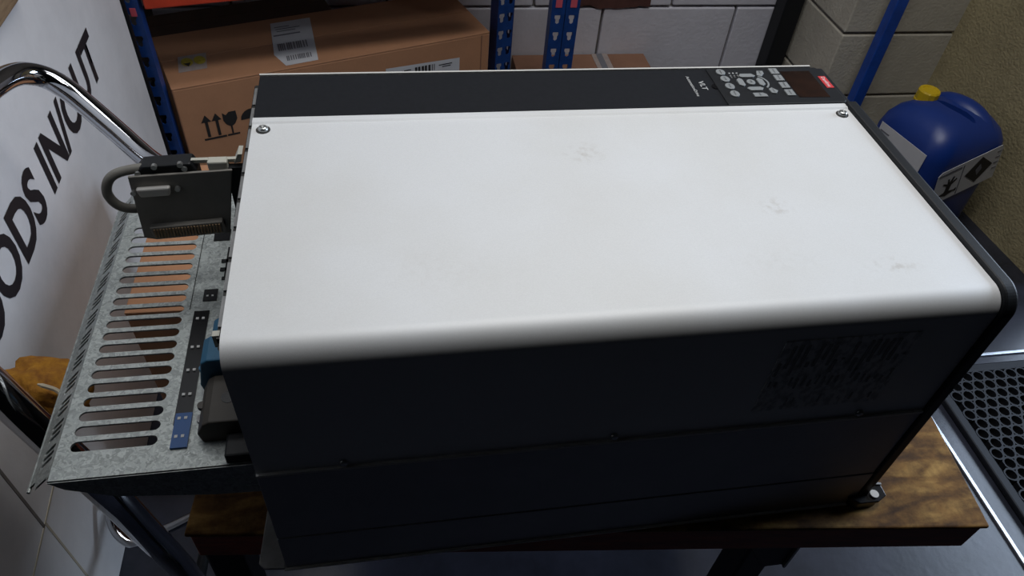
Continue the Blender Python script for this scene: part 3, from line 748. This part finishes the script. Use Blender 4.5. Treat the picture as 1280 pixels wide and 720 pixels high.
bm = B(); on_front(bm, [(0.529, 0.299), (0.745, 0.299), (0.745, 0.341), (0.529, 0.349)]); fl_ = obj('front_label', bm, 'paper', big)
bm = B(); x = 0.612
def onf2(bm, poly):
    vs = [bm.verts.new(MB @ Vector((x_, -0.0014, z_))) for x_, z_ in poly]; bm.faces.new(vs)
while x < 0.672:
    w_ = random.choice((0.0022, 0.004, 0.0065)); onf2(bm, [(x, 0.318), (x+w_, 0.318), (x+w_, 0.337), (x, 0.337)]); x += w_ + random.choice((0.0025, 0.004))
for (a, b, z_) in ((0.58, 0.60, 0.333), (0.682, 0.722, 0.330), (0.692, 0.718, 0.324), (0.555, 0.60, 0.325)): onf2(bm, [(a, z_-0.0015), (b, z_-0.0015), (b, z_+0.0015), (a, z_+0.0015)])
obj('barcode', bm, 'ink', fl_)
bm = B(); on_top(bm, [(0.275, 0.013), (0.357, 0.014), (0.405, 0.242), (0.297, 0.242), (0.262, 0.075)]); tl = obj('shipping_label', bm, 'paper', big)
bm = B()
for (x0, x1, y0_, y1_) in ((0.286, 0.357, 0.166, 0.173), (0.300, 0.350, 0.188, 0.192), (0.300, 0.365, 0.200, 0.204), (0.300, 0.340, 0.212, 0.216)):
    on_top(bm, [(x0, y0_), (x1, y0_), (x1, y1_), (x0, y1_)], 0.0016)
x = 0.282
while x < 0.360:
    on_top(bm, [(x-0.004, 0.088), (x-0.001, 0.088), (x+0.005, 0.125), (x+0.002, 0.125)], 0.0016); x += random.choice((0.005, 0.0075))
x = 0.288
while x < 0.352:
    on_top(bm, [(x-0.004, 0.034), (x-0.001, 0.034), (x+0.003, 0.058), (x, 0.058)], 0.0016); x += random.choice((0.004, 0.006))
obj('label_print', bm, 'grey_ink', tl)['kind'] = 'stuff'
bm = B(); on_top(bm, [(0.030, 0.068), (0.097, 0.068), (0.110, 0.145), (0.042, 0.145)]); st = obj('sticker', bm, 'tape', big)
bm = B()
for cx in (0.058, 0.088): on_top(bm, ell(cx, 0.112, 0.014, 0.021, 14), 0.0016)
obj('sticker_symbol', bm, 'yellow_ink', st)
bm = B(); on_top(bm, [(0.048, 0.106), (0.066, 0.106), (0.058, 0.088)], 0.0022); obj('sticker_mark', bm, 'ink', st)
# vertical flap edge at the right end of the front
bm = B(); box(bm, BW-0.026, BW-0.023, -0.0012, 0.001, 0.0, BH-0.006, MB); obj('flap_edge', bm, 'cardboard_dark', big)

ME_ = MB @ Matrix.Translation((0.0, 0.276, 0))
carton('cardboard_box', ME_, 0.48, 0.125, 0.395, 'shadow_box', 'added dark box standing in for the shadow behind the long cardboard box')  # added box, its dark colour stands in for the shadow under the shelf
MC = Matrix.Translation((0.545, 1.672, FZ))
sm = carton('cardboard_box', MC, 0.445, 0.18, 0.183, 'cardboard_dark', 'low brown box with pale tape against the white back wall')
bm = B(); box(bm, 0.265, 0.318, -0.001, 0.18, 0.182, 0.1845, MC); obj('tape_strip', bm, 'tape', sm)
bm = B(); box(bm, 0.280, 0.300, -0.0015, 0.1805, 0.183, 0.1850, MC); obj('tape_stripe', bm, 'grey_ink', sm)

MD = Matrix.Translation((-0.272, 0.470, FZ)) @ Matrix.Rotation(math.radians(-1), 4, 'Z')
carton('cardboard_box', MD, 0.145, 0.36, 0.53, 'cardboard', 'narrow upright brown box seen through the slotted plate beside the trolley', 0.001)
# ------------------------------------------------------------------ racking
def upright(parent, x0, y0, w, d, z0, z1, cols, sidecols, yaw=0.0):
    mt = Matrix.Translation((x0, y0, 0)) @ Matrix.Rotation(yaw, 4, 'Z')
    bm = B(); ph = 0.050
    n = int((z1-z0)/ph); cw = w/cols
    def trap(x, z):
        if abs(z) > 0.013: return False
        return abs(x) < 0.0062 + (0.0025 if z > 0.0 else -0.001)
    for i in range(n):
        for c_ in range(cols):
            hole_cell(bm, cw*(c_+.5), z0+ph*(i+.5), cw, ph, trap, lambda x, z, y: tuple(mt @ Vector((x, -y, z))), 0.002, 12)
    if sidecols:
        for i in range(n):
            hole_cell(bm, d*0.5, z0+ph*(i+.5), d, ph, lambda x, z: abs(x) < 0.005 and abs(z) < 0.011, lambda x, z, y: tuple(mt @ Vector((w+y, x, z))), 0.002, 12)
    else:
        box(bm, w-0.002, w, 0.002, d, z0, z0+n*ph, mt)
    box(bm, 0, 0.002, 0.002, d, z0, z0+n*ph, mt)
    return obj('upright', bm, 'blue_paint', parent)
rack = empty('racking', (0.05, 1.5, FZ), 'blue pallet rack with red beam over the long cardboard box', 'racking')
upright(rack, -0.4170, 1.300, 0.037, 0.030, FZ, 0.60, 1, False)
upright(rack, 0.450, 1.605, 0.050, 0.045, FZ, 0.60, 2, True, yawb)
bm = B(); mt = Matrix.Translation((-0.385, 1.318, 0)) @ Matrix.Rotation(math.radians(13), 4, 'Z')
box(bm, 0.012, 0.86, -0.02, 0.02, -0.053, 0.045, mt); obj('beam', bm, 'red_paint', rack, bevel=0.003)
bm = B(); prism(bm, [(-0.375, 1.345), (0.46, 1.54), (0.46, 1.84), (-0.50, 1.84), (-0.50, 1.37)], 'z', 0.046, 0.066)
obj('shelf_board', bm, 'shelf_wood', rack)
rack2 = empty('racking', (0.64, 1.635, FZ), 'bright blue double-slotted rack upright in front of the white back wall', 'racking')
upright(rack2, 0.598, 1.600, 0.0385, 0.04, FZ, 0.60, 1, False)
upright(rack2, 0.6385, 1.600, 0.0385, 0.04, FZ, 0.60, 1, False)

for (rk, x0, x1, z0, z1, y_) in ((rack, -0.399, -0.387, -0.066, -0.048, 1.2985), (rack2, 0.608, 0.626, -0.189, -0.165, 1.5985), (rack2, 0.650, 0.668, -0.189, -0.165, 1.5985)):
    bm = B(); box(bm, x0, x1, y_, y_+0.0012, z0, z1); obj('tag', bm, 'pink_tag', rk)

# ------------------------------------------------------------------ blue jerrycan
MJ = Matrix.Translation((1.648, 1.205, FZ)) @ Matrix.Rotation(math.radians(13), 4, 'Z')
can = empty('jerrycan', MJ @ Vector((0, 0, 0)), 'blue plastic jerrycan with yellow cap and hazard labels by the tan wall', 'jerrycan')
def rrect(sx, sy, r_, n=6):
    pts = []
    for (cx, cy, a0_) in ((sx/2-r_, sy/2-r_, 0), (-sx/2+r_, sy/2-r_, PI/2), (-sx/2+r_, -sy/2+r_, PI), (sx/2-r_, -sy/2+r_, 1.5*PI)):
        pts += [(cx+r_*math.cos(a0_+PI/2*i/n), cy+r_*math.sin(a0_+PI/2*i/n)) for i in range(n+1)]
    return pts
SX, SY = 0.275, 0.245
bm = B(); rings = []
for (z, ins, rr) in ((0.0, 0.018, 0.045), (0.010, 0.004, 0.05), (0.03, 0.0, 0.052), (0.15, 0.002, 0.052), (0.27, 0.0, 0.052), (0.305, 0.006, 0.054), (0.330, 0.018, 0.056), (0.350, 0.040, 0.050), (0.362, 0.066, 0.040), (0.366, 0.09, 0.028)):
    rings.append([bm.verts.new(MJ @ Vector((x, y, z))) for x, y in rrect(SX-2*ins, SY-2*ins, rr)])
for a, b in zip(rings, rings[1:]):
    n_ = len(a)
    for k_ in range(n_): bm.faces.new((a[k_], a[(k_+1) % n_], b[(k_+1) % n_], b[k_]))
bm.faces.new(rings[0][::-1]); bm.faces.new(rings[-1])
body = obj('can_body', bm, 'can_blue', can, smooth=True)
# hand pocket cut beside the grip
bm = B(); bmesh.ops.create_uvsphere(bm, u_segments=20, v_segments=12, radius=1.0)
for v in bm.verts: v.co = MJ @ Vector((-0.006 + v.co.x*0.013 - v.co.y*0.015, -0.015 + v.co.y*0.060, 0.370 + v.co.z*0.036))
bmesh.ops.recalc_face_normals(bm, faces=bm.faces[:])
me_c = bpy.data.meshes.new('pocket_cutter'); bm.to_mesh(me_c); bm.free()
cut = bpy.data.objects.new('pocket_cutter', me_c); C.objects.link(cut)
md = body.modifiers.new('pocket', 'BOOLEAN'); md.object = cut; md.operation = 'DIFFERENCE'; md.solver = 'EXACT'
bpy.context.view_layer.update()
me_n = bpy.data.meshes.new_from_object(body.evaluated_get(bpy.context.evaluated_depsgraph_get()))
body.modifiers.clear(); body.data = me_n; bpy.data.objects.remove(cut)
me_n.materials.clear(); me_n.materials.append(M['can_blue'])
for p_ in me_n.polygons: p_.use_smooth = True
try: me_n.set_sharp_from_angle(angle=math.radians(40))
except Exception: pass
gp = catmull([(0.032, 0.095, 0.290), (0.038, 0.068, 0.332), (0.044, 0.020, 0.344), (0.052, -0.030, 0.340), (0.060, -0.072, 0.320), (0.064, -0.095, 0.285)], 6)
bm = B(); tube(bm, [MJ @ Vector(p_) for p_ in gp], [0.020 + 0.016*math.sin(PI*i_/(len(gp)-1)) for i_ in range(len(gp))], 18)
obj('grip', bm, 'can_blue', can, smooth=True)
# cap with ribs
cc_ = MJ @ Vector((-0.030, 0.072, 0.346)); bm = B(); N = 36; rg = []
for (rr, z) in ((0.030, 0.0), (0.030, 0.006), (0.0285, 0.008), (0.0285, 0.032), (0.0260, 0.036), (0.019, 0.036), (0.018, 0.034)):
    rg.append([bm.verts.new((cc_.x + (rr+(0.0008 if (k_ % 3 == 0 and 0.007 < z < 0.034) else 0))*math.cos(2*PI*k_/N), cc_.y + (rr+(0.0008 if (k_ % 3 == 0 and 0.007 < z < 0.034) else 0))*math.sin(2*PI*k_/N), cc_.z + z)) for k_ in range(N)])
for a, b in zip(rg, rg[1:]):
    for k_ in range(N): bm.faces.new((a[k_], a[(k_+1) % N], b[(k_+1) % N], b[k_]))
bm.faces.new(rg[0][::-1]); bm.faces.new(rg[-1])
obj('screw_cap', bm, 'can_yellow', can)
# labels: one wraps the left face, one the near face
def jf(face, u, z, lift):
    if face == 'near':
        ca, sa = math.cos(0.30), math.sin(0.30); uu = (u-0.012)*0.92; zz = z-0.211      # the sheet is stuck on askew
        return MJ @ Vector((uu*ca - zz*sa + 0.012, -SY/2 - lift, uu*sa + zz*ca + 0.222))
    return MJ @ Vector((-SX/2 - lift, -u, z))
def lab(face, poly, m, parent, lift, name):
    bm = B(); vs = [bm.verts.new(jf(face, u, z, lift)) for u, z in poly]; vb = [bm.verts.new(jf(face, u, z, lift-0.0012)) for u, z in poly]
    bm.faces.new(vs); n_ = len(vs)
    for i in range(n_): bm.faces.new((vs[i], vs[(i+1) % n_], vb[(i+1) % n_], vb[i]))
    return obj(name, bm, m, parent)
L2 = lab('near', [(-0.100, 0.262), (-0.088, 0.272), (0.118, 0.272), (0.124, 0.262), (0.124, 0.150), (-0.100, 0.150)], 'paper', can, 0.0015, 'hazard_label')
lab('near', [(-0.095, 0.262), (-0.018, 0.262), (-0.018, 0.254), (-0.095, 0.254)], 'grey_ink', L2, 0.0022, 'print_line')
lab('near', [(-0.012, 0.262), (-0.009, 0.262), (-0.009, 0.155), (-0.012, 0.155)], 'grey_ink', L2, 0.0022, 'print_line')
# dead tree and fish on the left half, dark pictogram on the right half
tree = [(-0.060,0.182),(-0.055,0.205),(-0.072,0.216),(-0.070,0.221),(-0.055,0.214),(-0.058,0.232),(-0.053,0.233),(-0.049,0.216),(-0.040,0.236),(-0.035,0.234),(-0.041,0.215),(-0.026,0.224),(-0.024,0.219),(-0.040,0.206),(-0.044,0.182)]
lab('near', tree, 'ink', L2, 0.0024, 'tree_print')
lab('near', [(-0.082,0.178),(-0.050,0.184),(-0.024,0.178),(-0.016,0.183),(-0.016,0.170),(-0.026,0.174),(-0.052,0.166)], 'ink', L2, 0.0024, 'fish_print')
lab('near', [(0.004, 0.215), (0.052, 0.262), (0.100, 0.215), (0.052, 0.168)], 'ink', L2, 0.0024, 'pictogram')
lab('near', [(0.040, 0.218), (0.052, 0.236), (0.062, 0.216), (0.050, 0.196)], 'grey_ink', L2, 0.003, 'pictogram_mark')
for i in range(4): lab('near', [(0.106, 0.255-i*0.02), (0.120, 0.255-i*0.02), (0.120, 0.251-i*0.02), (0.106, 0.251-i*0.02)], 'grey_ink', L2, 0.0024, 'print_line')
L1 = lab('left', [(-0.085, 0.292), (0.085, 0.292), (0.085, 0.150), (-0.085, 0.150)], 'paper', can, 0.0015, 'product_label')
L1['label'] = 'pale product label with a small red-edged symbol'
for s_ in (0,):
    for (a, b) in (((-0.035,0.215),(0,0.25)), ((0,0.25),(0.035,0.215)), ((0.035,0.215),(0,0.18)), ((0,0.18),(-0.035,0.215))):
        d_ = Vector((b[0]-a[0], b[1]-a[1])).normalized(); n_ = Vector((-d_.y, d_.x))*0.0022
        lab('left', [(a[0]-n_.x, a[1]-n_.y), (b[0]-n_.x, b[1]-n_.y), (b[0]+n_.x, b[1]+n_.y), (a[0]+n_.x, a[1]+n_.y)], 'red_ink', L1, 0.0022, 'symbol_edge')
lab('left', [(-0.012, 0.205), (0.012, 0.205), (0.010, 0.222), (-0.008, 0.228)], 'ink', L1, 0.0022, 'symbol')
for i in range(4): lab('left', [(-0.078, 0.272-i*0.022), (-0.045, 0.272-i*0.022), (-0.045, 0.268-i*0.022), (-0.078, 0.268-i*0.022)], 'grey_ink', L1, 0.0022, 'print_line')

# ------------------------------------------------------------------ honeycomb rubber mat
matroot = empty('rubber_mat', (1.75, 0.1, FZ), 'black rubber mat with a honeycomb of holes on the floor by the trolley', 'mat')
bm = B(); P = 0.0300; RH = P/2/math.cos(PI/6)
def hexr(a):
    a = (a + PI/6) % (PI/3) - PI/6     # flat sides towards +-x
    return (P/2) / math.cos(a)
mx0, my1 = 1.400, 0.590
rows_ = 24; cols_ = 13
for j in range(rows_):
    for i in range(cols_):
        x = mx0 + P*(i + 0.5 + (0.5 if j % 2 else 0)); y = my1 - RH - j*RH*1.5
        hole_cell(bm, x, y, P, P, lambda u, v: u*u+v*v < (P*0.40)**2, lambda u, v, z: (u, v, FZ+0.017+z), 0.016, 18, outer=hexr)
obj('honeycomb', bm, 'rubber', matroot)
bm = B()
ylo = my1 - RH*1.5*rows_ - 0.01; xhi = mx0 + P*(cols_+0.5)
prism(bm, [(1.378, FZ+0.001), (mx0-0.004, FZ+0.013), (mx0+P*0.52, FZ+0.0128), (mx0+P*0.52, FZ+0.001)], 'y', ylo, my1+0.02) if False else None
box(bm, 1.378, mx0+0.002, ylo, my1+0.020, FZ+0.0005, FZ+0.0168)
box(bm, mx0+0.002, xhi, my1-0.004, my1+0.020, FZ+0.0005, FZ+0.0168)
obj('mat_border', bm, 'rubber', matroot, bevel=0.004)
bm = B(); box(bm, mx0, xhi, ylo, my1, FZ+0.0003, FZ+0.0010); obj('mat_base', bm, 'black_gloss', matroot)
